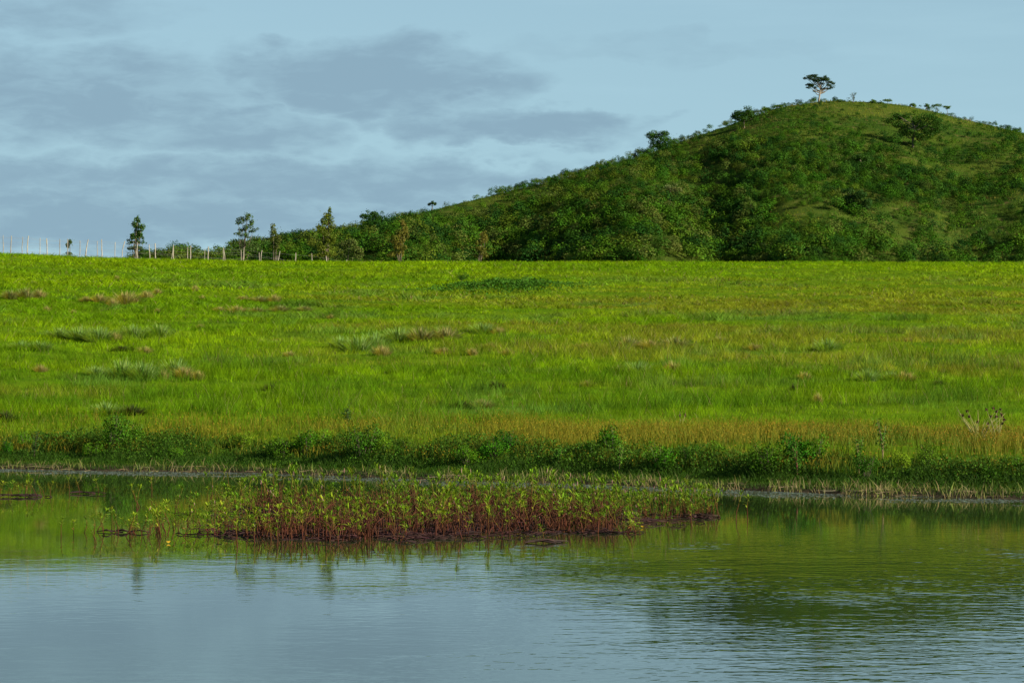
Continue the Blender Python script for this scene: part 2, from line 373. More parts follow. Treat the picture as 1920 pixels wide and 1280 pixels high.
# ------------------------------------------------------------------ bank plants (masses)
def bank_mass():
    r = np.random.default_rng(5); out = {}
    def along(n, d0, d1, xr=(-21, 19)):
        X = xr[0] + (xr[1] - xr[0]) * r.random(n); d = d0 + (d1 - d0) * r.random(n); Y = shore(X) + d; return X, Y, d
    # ochre flowering weeds behind the bushes
    acc = Acc(); n = 70000; X, Y, d = along(n, 2.6, 22)
    f = fbm(X / 2.5, Y / 2, 3); k = r.random(n) < sstep(93, 87, Y + .1 * X + 5 * (fbm(X / 3, Y / 3, 2) - .5)) * sstep(1.8, 3.4, d) * (.35 + .65 * sstep(.35, .55, f)); X, Y, d, f = X[k], Y[k], d[k], f[k]; n = len(X)
    colb = mixc(np.tile([.085, .125, .008], (n, 1)), np.array([.185, .160, .012]), sstep(.40, .62, f) * .7)
    P = np.stack([X, Y, Hh(X, Y) - .02], 1); h = (.22 + .24 * r.random(n)) * (.75 + .5 * f)
    blades(P, h, .012 + .01 * r.random(n), .15 + .3 * r.random(n), vary(colb, n, r, .25), acc, r)
    m = n; top = P + np.stack([r.normal(size=m) * .06, r.normal(size=m) * .06, h * (.75 + .3 * r.random(m))], 1)
    kk = r.random(m) < .6; top = top[kk]; m = len(top); X = X[kk]
    redd = mixc(np.tile([.27, .20, .012], (m, 1)), np.array([.22, .115, .015]), sstep(-2, 14, X) * .7)
    leaves(top, np.tile([0, -.6, .6], (m, 1)), .022 + .03 * r.random(m), vary(redd, m, r, .3, .12), acc, r, 1.0, .6)
    out['ochre_weeds'] = (acc, 'ochre and yellow flowering weeds in a band above the bank bushes', 'weeds')
    # low dark herbs between bushes and the mud
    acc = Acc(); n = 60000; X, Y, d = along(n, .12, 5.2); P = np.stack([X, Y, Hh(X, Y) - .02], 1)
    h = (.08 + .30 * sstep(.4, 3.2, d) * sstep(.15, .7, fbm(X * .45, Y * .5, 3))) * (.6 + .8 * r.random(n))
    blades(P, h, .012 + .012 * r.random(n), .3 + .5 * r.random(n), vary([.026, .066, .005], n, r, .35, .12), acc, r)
    n = 60000; X, Y, d = along(n, 1.5, 5.2); z = Hh(X, Y) + (.08 + .26 * r.random(n)) * sstep(1.2, 3.2, d) * (.1 + 1.7 * sstep(.25, .75, fbm(X * .45, Y * .5, 3)))
    leaves(np.stack([X, Y, z], 1), np.tile([0, -.3, .8], (n, 1)), .05 + .05 * r.random(n), vary([.046, .110, .006], n, r, .35, .15), acc, r, .9, .5)
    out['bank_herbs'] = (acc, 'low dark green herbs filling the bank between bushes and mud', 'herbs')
    # dead stubble in the mud at the waterline
    acc = Acc(); n = 6500; X, Y, d = along(n, -.35, 1.0); f = fbm(X * 1.3, Y * .8 + 3, 3)
    k = r.random(n) < sstep(.30, .55, f) * (.35 + .65 * sstep(-10, 6, X)); X, Y, d = X[k], Y[k], d[k]; n = len(X)
    P = np.stack([X, Y, np.maximum(Hh(X, Y), -.03) - .02], 1)
    colb = mixc(np.tile([.19, .155, .065], (n, 1)), np.array([.13, .18, .02]), (r.random(n) < .45).astype(float) * .8)
    blades(P, .10 + .22 * r.random(n) ** 1.5, .010 + .010 * r.random(n), .2 + .7 * r.random(n), vary(colb, n, r, .3), acc, r)
    n = 800; X, Y, d = along(n, -.1, .9)
    for i in range(n):
        a0 = r.normal() * .5; L = .1 + .25 * r.random(); z = max(float(Hh(X[i], Y[i])), 0) + .01
        if r.random() > .16: continue
        tube([(X[i] - cos(a0) * L, Y[i] - sin(a0) * L, z), (X[i], Y[i], z + .03 * r.random()), (X[i] + cos(a0) * L, Y[i] + sin(a0) * L, z)], .006, acc, vary([.24, .19, .11], 1, r, .4)[0], 4)
    out['dead_stubble'] = (acc, 'straw coloured dead stubble along the muddy waterline', 'stubble')
    # floating pondweed scum in a strip off the shore
    acc = Acc(); n = 60000; X, Y, d = along(n, -4.2, -.05); f = fbm(X * .5 + 20, Y * .9, 3)
    k = r.random(n) < sstep(-4.2, -1.2, d) * sstep(.32, .6, f); X, Y, d = X[k], Y[k], d[k]; n = len(X)
    P = np.stack([X, Y, .004 + .006 * r.random(n)], 1)
    leaves(P, np.tile([0, 0, 1.], (n, 1)), .03 + .05 * r.random(n), vary([.12, .155, .13], n, r, .35), acc, r, .12, .8)
    out['floating_pondweed'] = (acc, 'grey green floating pondweed in a strip just off the shore', 'pondweed')
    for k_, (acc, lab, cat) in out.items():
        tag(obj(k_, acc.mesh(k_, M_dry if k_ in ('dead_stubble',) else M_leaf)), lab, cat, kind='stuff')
bank_mass()

ORD = ['first', 'second', 'third', 'fourth', 'fifth', 'sixth', 'seventh', 'eighth', 'ninth', 'tenth', 'eleventh', 'twelfth', 'thirteenth', 'fourteenth', 'fifteenth',
       'sixteenth', 'seventeenth', 'eighteenth', 'nineteenth', 'twentieth'] + ['twenty-' + s for s in ('first', 'second', 'third', 'fourth', 'fifth', 'sixth', 'seventh', 'eighth', 'ninth')] + ['thirtieth'] + ['thirty-' + s for s in ('first', 'second', 'third', 'fourth', 'fifth', 'sixth', 'seventh', 'eighth', 'ninth')] + ['fortieth'] + ['forty-' + s for s in ('first', 'second', 'third', 'fourth', 'fifth', 'sixth')]

# ------------------------------------------------------------------ bank bushes
def bush_variant(seed, col, R=.55, H=.95, nl=1500, size=.06):
    r = np.random.default_rng(seed); a = Acc(); s = Acc(); c, rad = lobes(r, 9, R, H)
    c[:, 2] = H * (.28 + .52 * r.random(9)); foliage(a, r, c, rad, nl, size, col, -1, .9, .35)
    k = 60; tp = c[r.integers(0, 9, k)] + r.normal(size=(k, 3)) * .16 * R; tp[:, 2] += H * .14
    for q in tp[:22]:
        tube([(q[0] * .12, q[1] * .12, -.05), (q[0] * .6, q[1] * .6, q[2] * .55), tuple(q)], [.008, .006, .003], s, (.10, .075, .04), 4)
        m = 9; P = q + r.normal(size=(m, 3)) * np.array([.05, .05, .09]); leaves(P, np.tile([0, 0, 1.], (m, 1)), np.full(m, size), vary(col, m, r, .3), a, r, 1.0, .4)
    return a.mesh('bush_foliage', M_bush), s.mesh('bush_stems', M_dbark)
BV = [bush_variant(20 + i, c) for i, c in enumerate([(.045, .140, .005), (.070, .185, .006), (.036, .110, .006), (.095, .185, .008), (.052, .125, .006)])]
bank = []   # photo column, size
for x, s in [(10, .9), (52, 1.0), (90, .8), (125, .95), (175, 1.0), (212, 1.3), (250, 1.1), (290, .85), (330, .8), (395, .7), (455, 1.0), (490, 1.1), (530, 1.15), (575, 1.2), (605, 1.1),
             (650, .9), (680, 1.2), (720, 1.1), (765, .9), (820, .9), (880, 1.15), (925, 1.1), (950, 1.1), (1000, .85), (1060, .85), (1110, .9), (1150, 1.2), (1200, 1.3), (1240, 1.1),
             (1290, .9), (1345, .95), (1400, 1.0), (1440, 1.15), (1490, 1.2), (1530, 1.0), (1580, 1.15), (1625, 1.0), (1690, .9), (1740, .95), (1800, 1.05), (1860, .9), (1905, .95)]:
    bank.append((x, s))
rb = np.random.default_rng(77)
for i, (x, s) in enumerate(b_ for j_, b_ in enumerate(bank) if j_ % 4 != 3):
    D = 75.; 
    for _ in range(6): D = float(shore(pix(x, D))) + 2.6 + .9 * (i % 3)
    X = pix(x, D); b = thing('bank_bush', (X, D, float(Hh(X, D)) - .03),
        f'{ORD[i]} leafy green bush from the left in the row along the far bank', 'bush', 'bushes along the far bank', rb.random() * 6.3, (s ** 2 * .7, s ** 2 * .7, s ** 2 * (.50 + .32 * rb.random())))
    fm, sm = BV[i % 5]; obj('foliage', fm, b); obj('stems', sm, b)

# weedy saplings on the bank
def sprig(x, ybase, hpx, lab, seed, stemcol=(.20, .07, .05), lc=(.07, .16, .015)):
    r = np.random.default_rng(seed); X, D, _ = ground_at(x, ybase, 62, 110); H = hpx * D / F
    t_ = thing('sapling', (X, D, float(Hh(X, D)) - .03), lab, 'sapling', 'spindly saplings on the bank'); s = Acc(); a = Acc()
    for k in range(3):
        q = np.array([(r.random() - .5) * .35 * H, (r.random() - .5) * .3 * H, H * (.75 + .25 * r.random())])
        pts = [np.zeros(3), q * [.25, .25, .5], q]; tube(pts, [.013, .009, .003], s, stemcol, 4)
        for f in np.linspace(.35, 1, 14):
            c0 = q * [f * f, f * f, f]; m = 6; leaves(c0 + r.normal(size=(m, 3)) * .06, np.tile([0, 0, 1.], (m, 1)), .05 + .05 * r.random(m), vary(lc, m, r), a, r, .9, .4)
    obj('stem', s.mesh('stem', M_dry), t_); obj('foliage', a.mesh('foliage', M_bush), t_)
sprig(1495, 895, 70, 'spindly red stemmed sapling rising from the mud near the waterline, right of centre', 1)
sprig(1610, 890, 75, 'spindly leafy sapling by the mud, right of the red stemmed one', 2, (.15, .11, .05))
sprig(1655, 860, 80, 'pale twiggy sapling among the bank bushes at the right', 3, (.25, .18, .1))
sprig(1048, 880, 40, 'small reddish sapling near the waterline behind the weed bed', 4)
sprig(64, 860, 55, 'dark brown twiggy sapling at the far left of the bank', 5, (.07, .05, .03), (.05, .09, .02))
sprig(652, 800, 38, 'thin dark sapling above the bank bushes, left of centre', 6, (.08, .06, .03), (.05, .10, .02))
sprig(1160, 885, 60, 'thin branching sapling in front of the dark bank bushes', 7, (.2, .15, .08))

# dead sedge clumps with dark seed heads
def sedge(x, y, hpx, n, lab, seed, spread=.5):
    r = np.random.default_rng(seed); X, D, _ = ground_at(x, y, 66, 120); H = hpx * D / F
    t_ = thing('dead_sedge', (X, D, float(Hh(X, D)) - .03), lab, 'sedge', 'dead sedge clumps'); s = Acc(); hd = Acc()
    for k in range(n):
        a0 = (r.random() - .5) * 2 * spread; q = np.array([H * a0, (r.random() - .5) * H * .5, H * (.55 + .45 * r.random())])
        tube([(q[0] * .1, q[1] * .1, 0), q * [.3 + .35 * r.random(), .4, .55], q], [.008, .006, .003], s, vary([.33, .30, .12], 1, r, .25)[0], 4)
        if r.random() < .45:
            hd = Acc(); m = 16; leaves(q + r.normal(size=(m, 3)) * .018, r.normal(size=(m, 3)), .05 + .04 * r.random(m), vary([.09, .045, .03], m, r), hd, r, .5, .5); obj('seed_head', hd.mesh('seed_head', M_dry), t_)
    obj('stems', s.mesh('stems', M_dry), t_)
sedge(1835, 828, 68, 26, 'large pale dead sedge clump with dark seed heads above the bank at the right', 3, .75)
sedge(1870, 826, 62, 12, 'smaller pale dead sedge clump immediately right of the large one', 5, .3)
sedge(1275, 812, 44, 8, 'small pale upright dead sedge with two dark seed heads above the bank bushes', 9, .3)

# ------------------------------------------------------------------ tussocks in the field
KIND = {'b': ('brown dry', np.array([.40, .33, .13]), np.array([.27, .27, .07])), 'g': ('tall blue-green', np.array([.23, .34, .10]), np.array([.19, .31, .04])),
        'o': ('faded grey-green', np.array([.26, .28, .10]), np.array([.22, .19, .07])), 'd': ('dark', np.array([.055, .085, .02]), np.array([.05, .045, .02]))}
def tussock_mesh(kind, seed):
    r = np.random.default_rng(seed); _, c1, c2 = KIND[kind]; a = Acc(); n = 420
    ang = r.random(n) * 2 * pi; q = np.sqrt(r.random(n)) * .36; P = np.stack([np.cos(ang) * q, np.sin(ang) * q, np.zeros(n)], 1)
    h = (.45 + .55 * r.random(n)) * (1 - .5 * (q / .36) ** 2); f = (r.random(n) < .4).astype(float)
    # outward lean
    side = np.stack([np.cos(ang + 1.6), np.sin(ang + 1.6), np.zeros(n)], 1) * (.010 + .008 * r.random(n))[:, None]
    out = np.stack([np.cos(ang), np.sin(ang), np.zeros(n)], 1) * (q * 1.2 * (.5 + r.random(n)))[:, None] + r.normal(size=(n, 3)) * .06
    up = np.zeros((n, 3)); up[:, 2] = h; m = P + up * .6 + out * .4; tp = P + up + out
    V = np.stack([P - side, P + side, m + side * .8, m - side * .8, tp + side * .15, tp - side * .15], 1); b = np.arange(n)[:, None] * 6
    a.add(V.reshape(-1, 3), np.concatenate([b + [0, 1, 2, 3], b + [3, 2, 4, 5]]), np.repeat(vary(mixc(np.tile(c1, (n, 1)), c2, f), n, r, .3), 6, 0))
    return a.mesh('tussock_' + KIND[kind][0], M_grass)
TV = {k: [tussock_mesh(k, 40 + i) for i in range(3)] for k in KIND}
tus = [(20, 560, 34, 18, 'o'), (48, 560, 40, 22, 'o'), (73, 560, 26, 20, 'b'), (160, 566, 22, 12, 'b'), (186, 567, 34, 18, 'b'), (211, 575, 22, 18, 'b'), (237, 570, 52, 26, 'b'), (275, 560, 26, 17, 'b'), (295, 551, 18, 12, 'b'),
       (366, 547, 14, 14, 'b'), (379, 561, 12, 9, 'b'), (456, 563, 24, 10, 'b'), (486, 566, 40, 13, 'o'), (514, 566, 26, 16, 'b'), (412, 584, 26, 11, 'b'), (445, 586, 34, 15, 'b'), (482, 586, 36, 12, 'o'), (525, 585, 36, 15, 'o'), (572, 583, 30, 11, 'o'),
       (295, 586, 12, 9, 'b'), (377, 617, 16, 11, 'b'), (620, 597, 14, 9, 'b'), (218, 524, 12, 9, 'b'), (88, 584, 14, 12, 'b'), (138, 588, 14, 9, 'b'),
       (112, 632, 56, 20, 'g'), (150, 636, 60, 26, 'g'), (186, 640, 60, 30, 'g'), (214, 640, 26, 20, 'b'), (250, 634, 60, 26, 'g'), (298, 632, 60, 26, 'g'), (40, 655, 50, 18, 'g'), (75, 656, 50, 18, 'g'), (230, 658, 40, 12, 'd'), (272, 662, 26, 15, 'b'),
       (77, 697, 26, 16, 'b'), (182, 704, 44, 20, 'g'), (232, 710, 66, 38, 'g'), (270, 712, 62, 36, 'g'), (306, 711, 22, 20, 'b'), (330, 704, 60, 34, 'g'), (346, 708, 40, 24, 'b'), (372, 712, 26, 20, 'b'), (403, 678, 20, 11, 'b'), (543, 668, 24, 12, 'b'),
       (640, 652, 44, 24, 'g'), (670, 662, 66, 36, 'g'), (700, 655, 54, 34, 'g'), (717, 667, 34, 22, 'b'), (745, 640, 60, 28, 'g'), (790, 640, 66, 28, 'o'), (835, 638, 60, 28, 'o'), (831, 664, 34, 15, 'b'), (886, 666, 20, 16, 'b'), (905, 626, 56, 24, 'g'), (934, 627, 28, 16, 'b'),
       (953, 666, 26, 15, 'b'), (920, 652, 20, 12, 'b'), (1100, 653, 34, 12, 'b'), (1180, 652, 44, 24, 'o'), (1221, 654, 50, 20, 'b'), (1268, 653, 54, 24, 'o'), (1350, 642, 32, 13, 'o'), (1160, 702, 44, 20, 'o'), (1197, 703, 60, 28, 'g'), (1240, 700, 34, 20, 'd'), (1262, 699, 40, 24, 'b'),
       (1102, 724, 26, 14, 'b'), (929, 729, 40, 18, 'd'), (507, 732, 28, 16, 'd'), (863, 765, 50, 16, 'd'), (905, 765, 46, 20, 'o'), (1413, 656, 30, 14, 'b'), (1550, 658, 50, 26, 'g'), (1704, 640, 14, 9, 'b'), (1509, 711, 28, 16, 'b'), (1626, 714, 44, 26, 'g'), (1697, 714, 44, 20, 'b'),
       (1670, 712, 44, 18, 'g'), (1760, 722, 24, 12, 'd'), (1488, 734, 16, 18, 'd'), (1534, 756, 18, 22, 'b'), (1460, 753, 30, 12, 'd'), (200, 776, 60, 24, 'g'), (250, 778, 50, 22, 'd'), (10, 790, 40, 22, 'd')]
cnt = {}; names = {}
for T in sorted(tus):
    x, y, wpx, hpx, k = T; zone = 'upper field' if y < 600 else ('mid field' if y < 680 else 'lower field')
    i = cnt.get((k, zone), 0); cnt[(k, zone)] = i + 1
    X, D, _ = ground_at(x, y, 80, 226); s = D / F
    o = obj('grass_tussock', TV[k][(int(x) + y) % 3], None, (X, D, float(Hh(X, D)) - .03)); o.rotation_euler[2] = x
    o.scale = (wpx * s / .95, wpx * s / .95, hpx * s * 1.15)
    tag(o, f'{KIND[k][0]} grass tussock, {ORD[i]} from left in the {zone}', 'tussock', 'grass tussocks in the field')

# dark weed patch in the upper field and its one taller bush
def weed_patch():
    r = np.random.default_rng(8); acc = Acc(); n = 7000
    X0, D0, _ = ground_at(945, 538); sx_ = 118 * D0 / F
    P = []; 
    x = r.normal(size=n) * .42; y = r.normal(size=n) * .42
    X = X0 + x * sx_ * 1.25; Y = D0 + y * 5.0 + x * 2; e = np.exp(-(x ** 2 + y ** 2) * 1.5)
    z = Hh(X, Y) + e * .75 * (.15 + .85 * r.random(n)) * (.1 + .9 * fbm(X, Y * .7, 2))
    leaves(np.stack([X, Y, z], 1), np.tile([0, -.2, .9], (n, 1)), .10 + .10 * r.random(n), vary([.045, .125, .008], n, r, .35), acc, r, .8, .6)
    tag(obj('broadleaf_weeds', acc.mesh('broadleaf_weeds', M_leaf)), 'low patch of dark broadleaf weeds in the upper middle of the bright field', 'weeds', kind='stuff')
    for (xx_, yy_, s, lab) in ((866, 530, .6, 'small dark bush at the left end of the dark weed patch in the field'), (985, 542, .4, 'low dark bush inside the right half of the weed patch in the field'), (935, 540, .4, 'low dark bush in the middle of the weed patch in the field')):
        X, D, _ = ground_at(xx_, yy_); b = thing('field_bush', (X, D, float(Hh(X, D)) - .02), lab, 'bush', None, .5, (s * 1.3, s * 1.3, s))
        obj('foliage', BV[2][0], b); obj('stems', BV[2][1], b)
weed_patch()

# ------------------------------------------------------------------ fences
def fence(posts, Dfun, lab, thick, mats, seed):
    r = np.random.default_rng(seed); t_ = thing('wire_fence', (0, 0, 0), lab, 'fence'); tops = []
    for (x, ytop, lean, kink, dark) in posts:
        D = Dfun(x); X = pix(x, D); z0 = float(Hh(X, D)); zt = zpix(ytop, D); H = min(max(zt - z0, 1.15), 2.6)
        a = Acc(); k = 7; f = np.linspace(0, 1, k)
        pts = np.stack([lean * H * f + kink * np.where(f > .7, (f - .7) / .3, 0) * .16 + r.normal(size=k) * .012, r.normal(size=k) * .012, -.4 + (H + .4) * f], 1)
        th = thick * (.85 + .3 * r.random()); tube(pts, th * (1.15 - .35 * f) * (1 + .12 * r.normal(size=k)), a, sides=4 if False else 6)
        tube(pts[-1:] + np.array([[0, 0, 0], [0, 0, .015]]), [th * .8, .004], a, sides=6)
        obj('post', a.mesh('post', mats[1] if dark else mats[0], True), t_, (X, D, z0)); tops.append(np.array([X + lean * H * .6, D, z0]))
        tops[-1] = (tops[-1], H, lean, X)
    for fr in (.92, .70, .48, .28):
        a = Acc(); pts = []
        for (tp, H, ln, X) in tops: pts.append((X + ln * H * fr, tp[1] - thick, tp[2] + H * fr + r.normal() * .01))
        full = []
        for p0, p1 in zip(pts[:-1], pts[1:]):
            p0 = np.array(p0); p1 = np.array(p1)
            for q in (0, .33, .66): full.append(p0 * (1 - q) + p1 * q - np.array([0, 0, .03 * 4 * q * (1 - q)]))
        full.append(np.array(pts[-1])); tube(full, .0035, a, sides=4); obj('wire', a.mesh('wire', M_wire), t_)
nf = [(-52, 441, .03, 0, 0), (-16, 442, 0, 0, 0), (19, 442, .05, 0, 1), (51, 442, .0, .6, 0), (88, 447, .0, -.3, 0), (126, 448, .02, 0, 1), (158, 449, .15, .3, 0), (191, 449, .0, -.3, 0), (227, 452, .08, 1.0, 0), (257, 454, 0, 0, 0), (291, 456, .0, 0, 0), (325, 459, .0, 0, 0), (357, 461, .0, .2, 0),
      (390, 462, .0, .1, 0), (420, 464, .05, -.9, 0), (455, 464, .05, 0, 0), (487, 469, .06, .3, 0), (520, 471, .04, .8, 0), (554, 474, .0, .2, 0), (585, 475, .0, -.2, 0), (614, 477, -.03, -.3, 0), (650, 479, 0, 0, 0), (679, 481, 0, .2, 0)]
ff = [(-30, 440, 0, 0, 1), (5, 441, .02, 0, 1), (40, 444, .04, 0, 1), (75, 446, -.02, .3, 0), (112, 448, 0, 0, 1), (149, 451, .02, 0, 1), (182, 452, .0, 0, 1), (215, 454, .0, .3, 0), (251, 460, .12, .2, 0), (283, 458, -.08, 0, 0), (317, 462, .16, 0, 0), (352, 463, 0, 0, 0),
      (384, 467, 0, 0, 0), (418, 469, 0, 0, 0), (452, 469, 0, 0, 0), (486, 474, 0, 0, 0), (519, 477, 0, 0, 0), (553, 479, 0, 0, 0), (586, 480, 0, 0, 0), (619, 481, 0, 0, 0)]
fence(nf, lambda x: float(np.interp(x, [-60, 0, 300, 450, 700], [211, 212, 219, 230, 262])), 'wire fence with bleached crooked wooden posts along the top of the field', .042, (M_post, M_post2), 1)
fence(ff, lambda x: float(np.interp(x, [-60, 0, 300, 450, 700], [226, 227, 232, 242, 274])), 'second wire fence with duller thinner posts just behind the bleached one', .032, (M_post, M_post2), 2)

# ------------------------------------------------------------------ trees
def tree(name, x, D, ytop, lab, seed, crown, col, trunk_r=.09, trunk_mat=None, nl=900, size=.28, group=None, cat='tree', ybase=None, forks=()):
    """crown: list of (dx, dy, rx, ry) clumps in photo pixels relative to (x, ytop); each clump sits on a limb"""
    r = np.random.default_rng(seed); X = pix(x, D); z0 = float(Hh(X, D)); s = D / F
    t_ = thing(name, (X, D, z0 - .05), lab, cat, group); H = zpix(ytop, D) - z0; nl = int(nl * 1.9); size = size * .72
    c = np.array([[cx * s, (r.random() - .5) * rx * s * 1.2, H - cy * s] for (cx, cy, rx, ry) in crown]); rad = np.array([[rx * s, rx * s * .9, ry * s] for (cx, cy, rx, ry) in crown])
    a = Acc(); big = c; m_ = 7; c2 = np.repeat(c, m_, 0) + r.normal(size=(len(c) * m_, 3)) * np.repeat(rad, m_, 0) * .46; r2 = np.repeat(rad, m_, 0) * (.34 + .36 * r.random((len(c) * m_, 1)))
    foliage(a, r, c2, r2, nl, size, col, -1, .6, .22)
    k = nl // 8; i = r.integers(0, len(c), k); P = c[i] + r.normal(size=(k, 3)) * rad[i] * .55; leaves(P, r.normal(size=(k, 3)), size * (.5 + .6 * r.random(k)), vary(col, k, r, .3), a, r, .5, .5)
    b = Acc(); bend = np.array([(0, 0, -.3), (r.normal() * .04 * H, 0, H * .3), (r.normal() * .05 * H + c[:, 0].mean() * .3, 0, H * .6), (c[0][0] * .8, c[0][1] * .5, H * .94)])
    if forks: bend = np.array([(0, 0, -.3), (0, 0, H * .12), (forks[0] * s * .3, 0, H * .28), (forks[0] * s, 0, H * forks[1])])
    tube(bend, np.array([1.2, .95, .65, .25]) * trunk_r, b, sides=6)
    for q in c:
        zz = min(max(q[2] * .62, H * .12), bend[-1][2] * .95); st = np.array([np.interp(zz, bend[:, 2], bend[:, j]) for j in range(3)]); st[2] = zz
        mid = (st + q) / 2 + np.array([0, 0, -.04 * H]); tube([st, mid, q], np.array([.5, .33, .12]) * trunk_r, b, sides=4)
    obj('trunk', b.mesh('trunk', trunk_mat or M_dbark, True), t_); obj('crown', a.mesh('crown', M_leaf), t_); return t_
TG = 'young trees behind the fence'
tree('young_tree', 256, 262, 404, 'slim young tree with ragged tiered crown, leftmost of the trees behind the fence', 1,
     [(2, 6, 4, 8), (-3, 16, 8, 8), (10, 20, 8, 6), (0, 30, 10, 9), (-8, 38, 8, 6), (8, 36, 6, 5), (-12, 48, 7, 4), (4, 49, 6, 4), (12, 49, 5, 3), (-8, 59, 10, 4), (7, 60, 9, 4), (10, 68, 7, 6)], (.045, .10, .012), .10, None, 1300, .22, TG)
tree('young_tree', 461, 285, 398, 'young tree with open airy crown standing above the left end of the hill', 2,
     [(3, 8, 8, 7), (-6, 15, 9, 6), (10, 16, 7, 8), (-14, 19, 6, 4), (2, 25, 8, 5), (-9, 32, 9, 5), (14, 33, 8, 4), (0, 42, 8, 5), (-14, 41, 6, 4), (-8, 56, 16, 8), (12, 58, 18, 9), (0, 70, 22, 8)], (.060, .105, .022), .09, None, 1500, .22, TG)
tree('young_tree', 515, 290, 427, 'small dim olive tree in front of the left hill slope, between two taller trees', 3,
     [(-2, 8, 9, 8), (6, 16, 8, 8), (-6, 24, 8, 8), (2, 34, 7, 7)], (.085, .11, .02), .07, None, 700, .22, TG)
tree('young_tree', 611, 275, 393, 'tall columnar tree with dense yellow-green crown in front of the left hill slope', 4,
     [(6, 8, 5, 9), (0, 20, 10, 11), (8, 24, 8, 10), (-8, 30, 8, 9), (4, 38, 10, 10), (-4, 52, 12, 11), (8, 56, 10, 10), (-8, 68, 14, 10), (6, 74, 16, 9), (-2, 86, 18, 7)], (.100, .135, .012), .11, None, 2600, .22, TG)
tree('young_tree', 750, 290, 411, 'yellowish tree with ragged narrow crown against the hill slope, left of centre', 5,
     [(6, 8, 8, 8), (10, 20, 8, 10), (-2, 24, 9, 9), (4, 36, 10, 9), (-10, 40, 11, 9), (2, 52, 14, 8), (-4, 64, 16, 8)], (.130, .125, .018), .09, None, 1500, .22, TG)
tree('young_tree', 903, 290, 433, 'small yellowish tree against the dark foot of the hill, rightmost of the row', 6,
     [(2, 6, 7, 6), (7, 16, 7, 7), (-3, 20, 8, 8), (0, 32, 10, 7), (-2, 42, 12, 6)], (.135, .135, .02), .08, None, 1000, .22, TG)
tree('shrub', 131, 262, 446, 'tiny round-topped shrub behind the fence posts at the left', 7, [(0, 6, 5, 5), (-3, 12, 4, 4), (-1, 28, 6, 4)], (.05, .09, .02), .05, None, 260, .2, None, 'shrub')
tree('shrub', 655, 300, 447, 'wide pale green shrub between the columnar tree and the yellowish tree', 8, [(0, 8, 12, 8), (-10, 18, 12, 8), (10, 20, 13, 9), (0, 32, 20, 8)], (.10, .13, .03), .08, None, 1500, .24, None, 'shrub')

# hill trees -------------------------------------------------------
def hill_D(x, y, y0=520, y1=900):
    D = np.linspace(y0, y1, 2000); row = HY - F * (Hh(pix(x, D), D) - CH) / D; i = np.argmax(row <= y)
    if row[i] > y: i = int(np.argmin(row))
    return float(D[i])
def htree(x, ybase, ytop, lab, seed, crown, col, **kw):
    return tree(kw.pop('name', 'hill_tree'), x, hill_D(x, ybase), ytop, lab, seed, crown, col, **kw)
htree(1536, 192, 139, 'lone flat-topped tree with pale forked trunk standing on the hilltop skyline', 11,
      [(-25, 7, 4, 3), (-19, 4, 6, 3), (-11, 3, 6, 3), (-4, 7, 8, 3.5), (-16, 9, 8, 3), (6, 9, 9, 3.5), (14, 11, 8, 3.5), (-6, 12, 8, 3), (12, 5, 3.5, 2.5), (20, 15, 7, 3), (26, 17, 4, 2.5), (-21, 18, 5, 2.5), (-14, 20, 7, 3), (-18, 24, 6, 2.5),
       (18, 21, 7, 2.5), (23, 24, 4, 2), (10, 26, 6, 2), (18, 27, 5, 1.8), (-9, 31, 5, 2), (-6, 25, 4, 2), (2, 16, 8, 3)],
      (.028, .060, .012), trunk_r=.30, trunk_mat=M_bark, nl=4200, size=.34, forks=(5, .72))
htree(1600, 192, 172, 'thin bare-looking shrub on the skyline right of the lone tree', 12, [(-2, 6, 4, 3), (4, 4, 4, 3), (-8, 12, 4, 2), (1, 12, 3, 4)], (.06, .09, .03), trunk_r=.10, nl=110, size=.35, name='hill_shrub', cat='shrub')
for i, (x, yb, yt, w_) in enumerate([(1637, 193, 187, 6), (1665, 194, 184, 8), (1712, 199, 193, 5), (1738, 206, 194, 5), (1757, 210, 194, 8), (1776, 213, 197, 6), (1652, 194, 189, 5), (1575, 190, 185, 7), (1460, 204, 195, 7), (1437, 210, 200, 8)]):
    htree(x, yb, yt, f'{["low", "rounded", "tiny", "wispy", "umbrella-shaped", "small umbrella-shaped", "very low", "squat", "weedy", "leafy"][i]} shrub on the hill skyline ' + ('right of the lone tree' if x > 1536 else 'left of the lone tree'), 30 + i,
          [(0, 3, w_, 2.5), (-w_ * .5, 4, w_ * .6, 2.2), (w_ * .6, 4, w_ * .6, 2.2)], (.07, .14, .015), trunk_r=.07, nl=200, size=.4, name='hill_shrub', cat='shrub')
htree(1712, 277, 210, 'big dark spreading tree casting a shadow on the upper right of the hill', 13,
      [(-38, 12, 14, 6), (-24, 8, 16, 7), (-4, 5, 20, 7), (18, 8, 20, 8), (40, 16, 16, 8), (50, 28, 12, 8), (-30, 22, 14, 7), (40, 30, 14, 8), (-18, 24, 18, 10), (10, 26, 20, 12), (-6, 38, 16, 10), (26, 36, 16, 10), (12, 46, 12, 8), (-16, 40, 10, 7)], (.034, .092, .008), trunk_r=.30, nl=5200, size=.5)
htree(1602, 405, 358, 'dense dark round tree in the lower middle of the hill face', 14, [(-14, 14, 14, 12), (6, 10, 16, 11), (18, 24, 14, 12), (-8, 28, 18, 12), (8, 34, 18, 10)], (.024, .068, .009), trunk_r=.25, nl=3000, size=.5)
htree(1618, 322, 286, 'dark tree with pale trunk on the middle right of the hill face', 15, [(-8, 10, 12, 8), (8, 10, 13, 9), (0, 20, 16, 7), (-22, 22, 12, 6)], (.034, .09, .009), trunk_r=.22, trunk_mat=M_bark, nl=1900, size=.5)
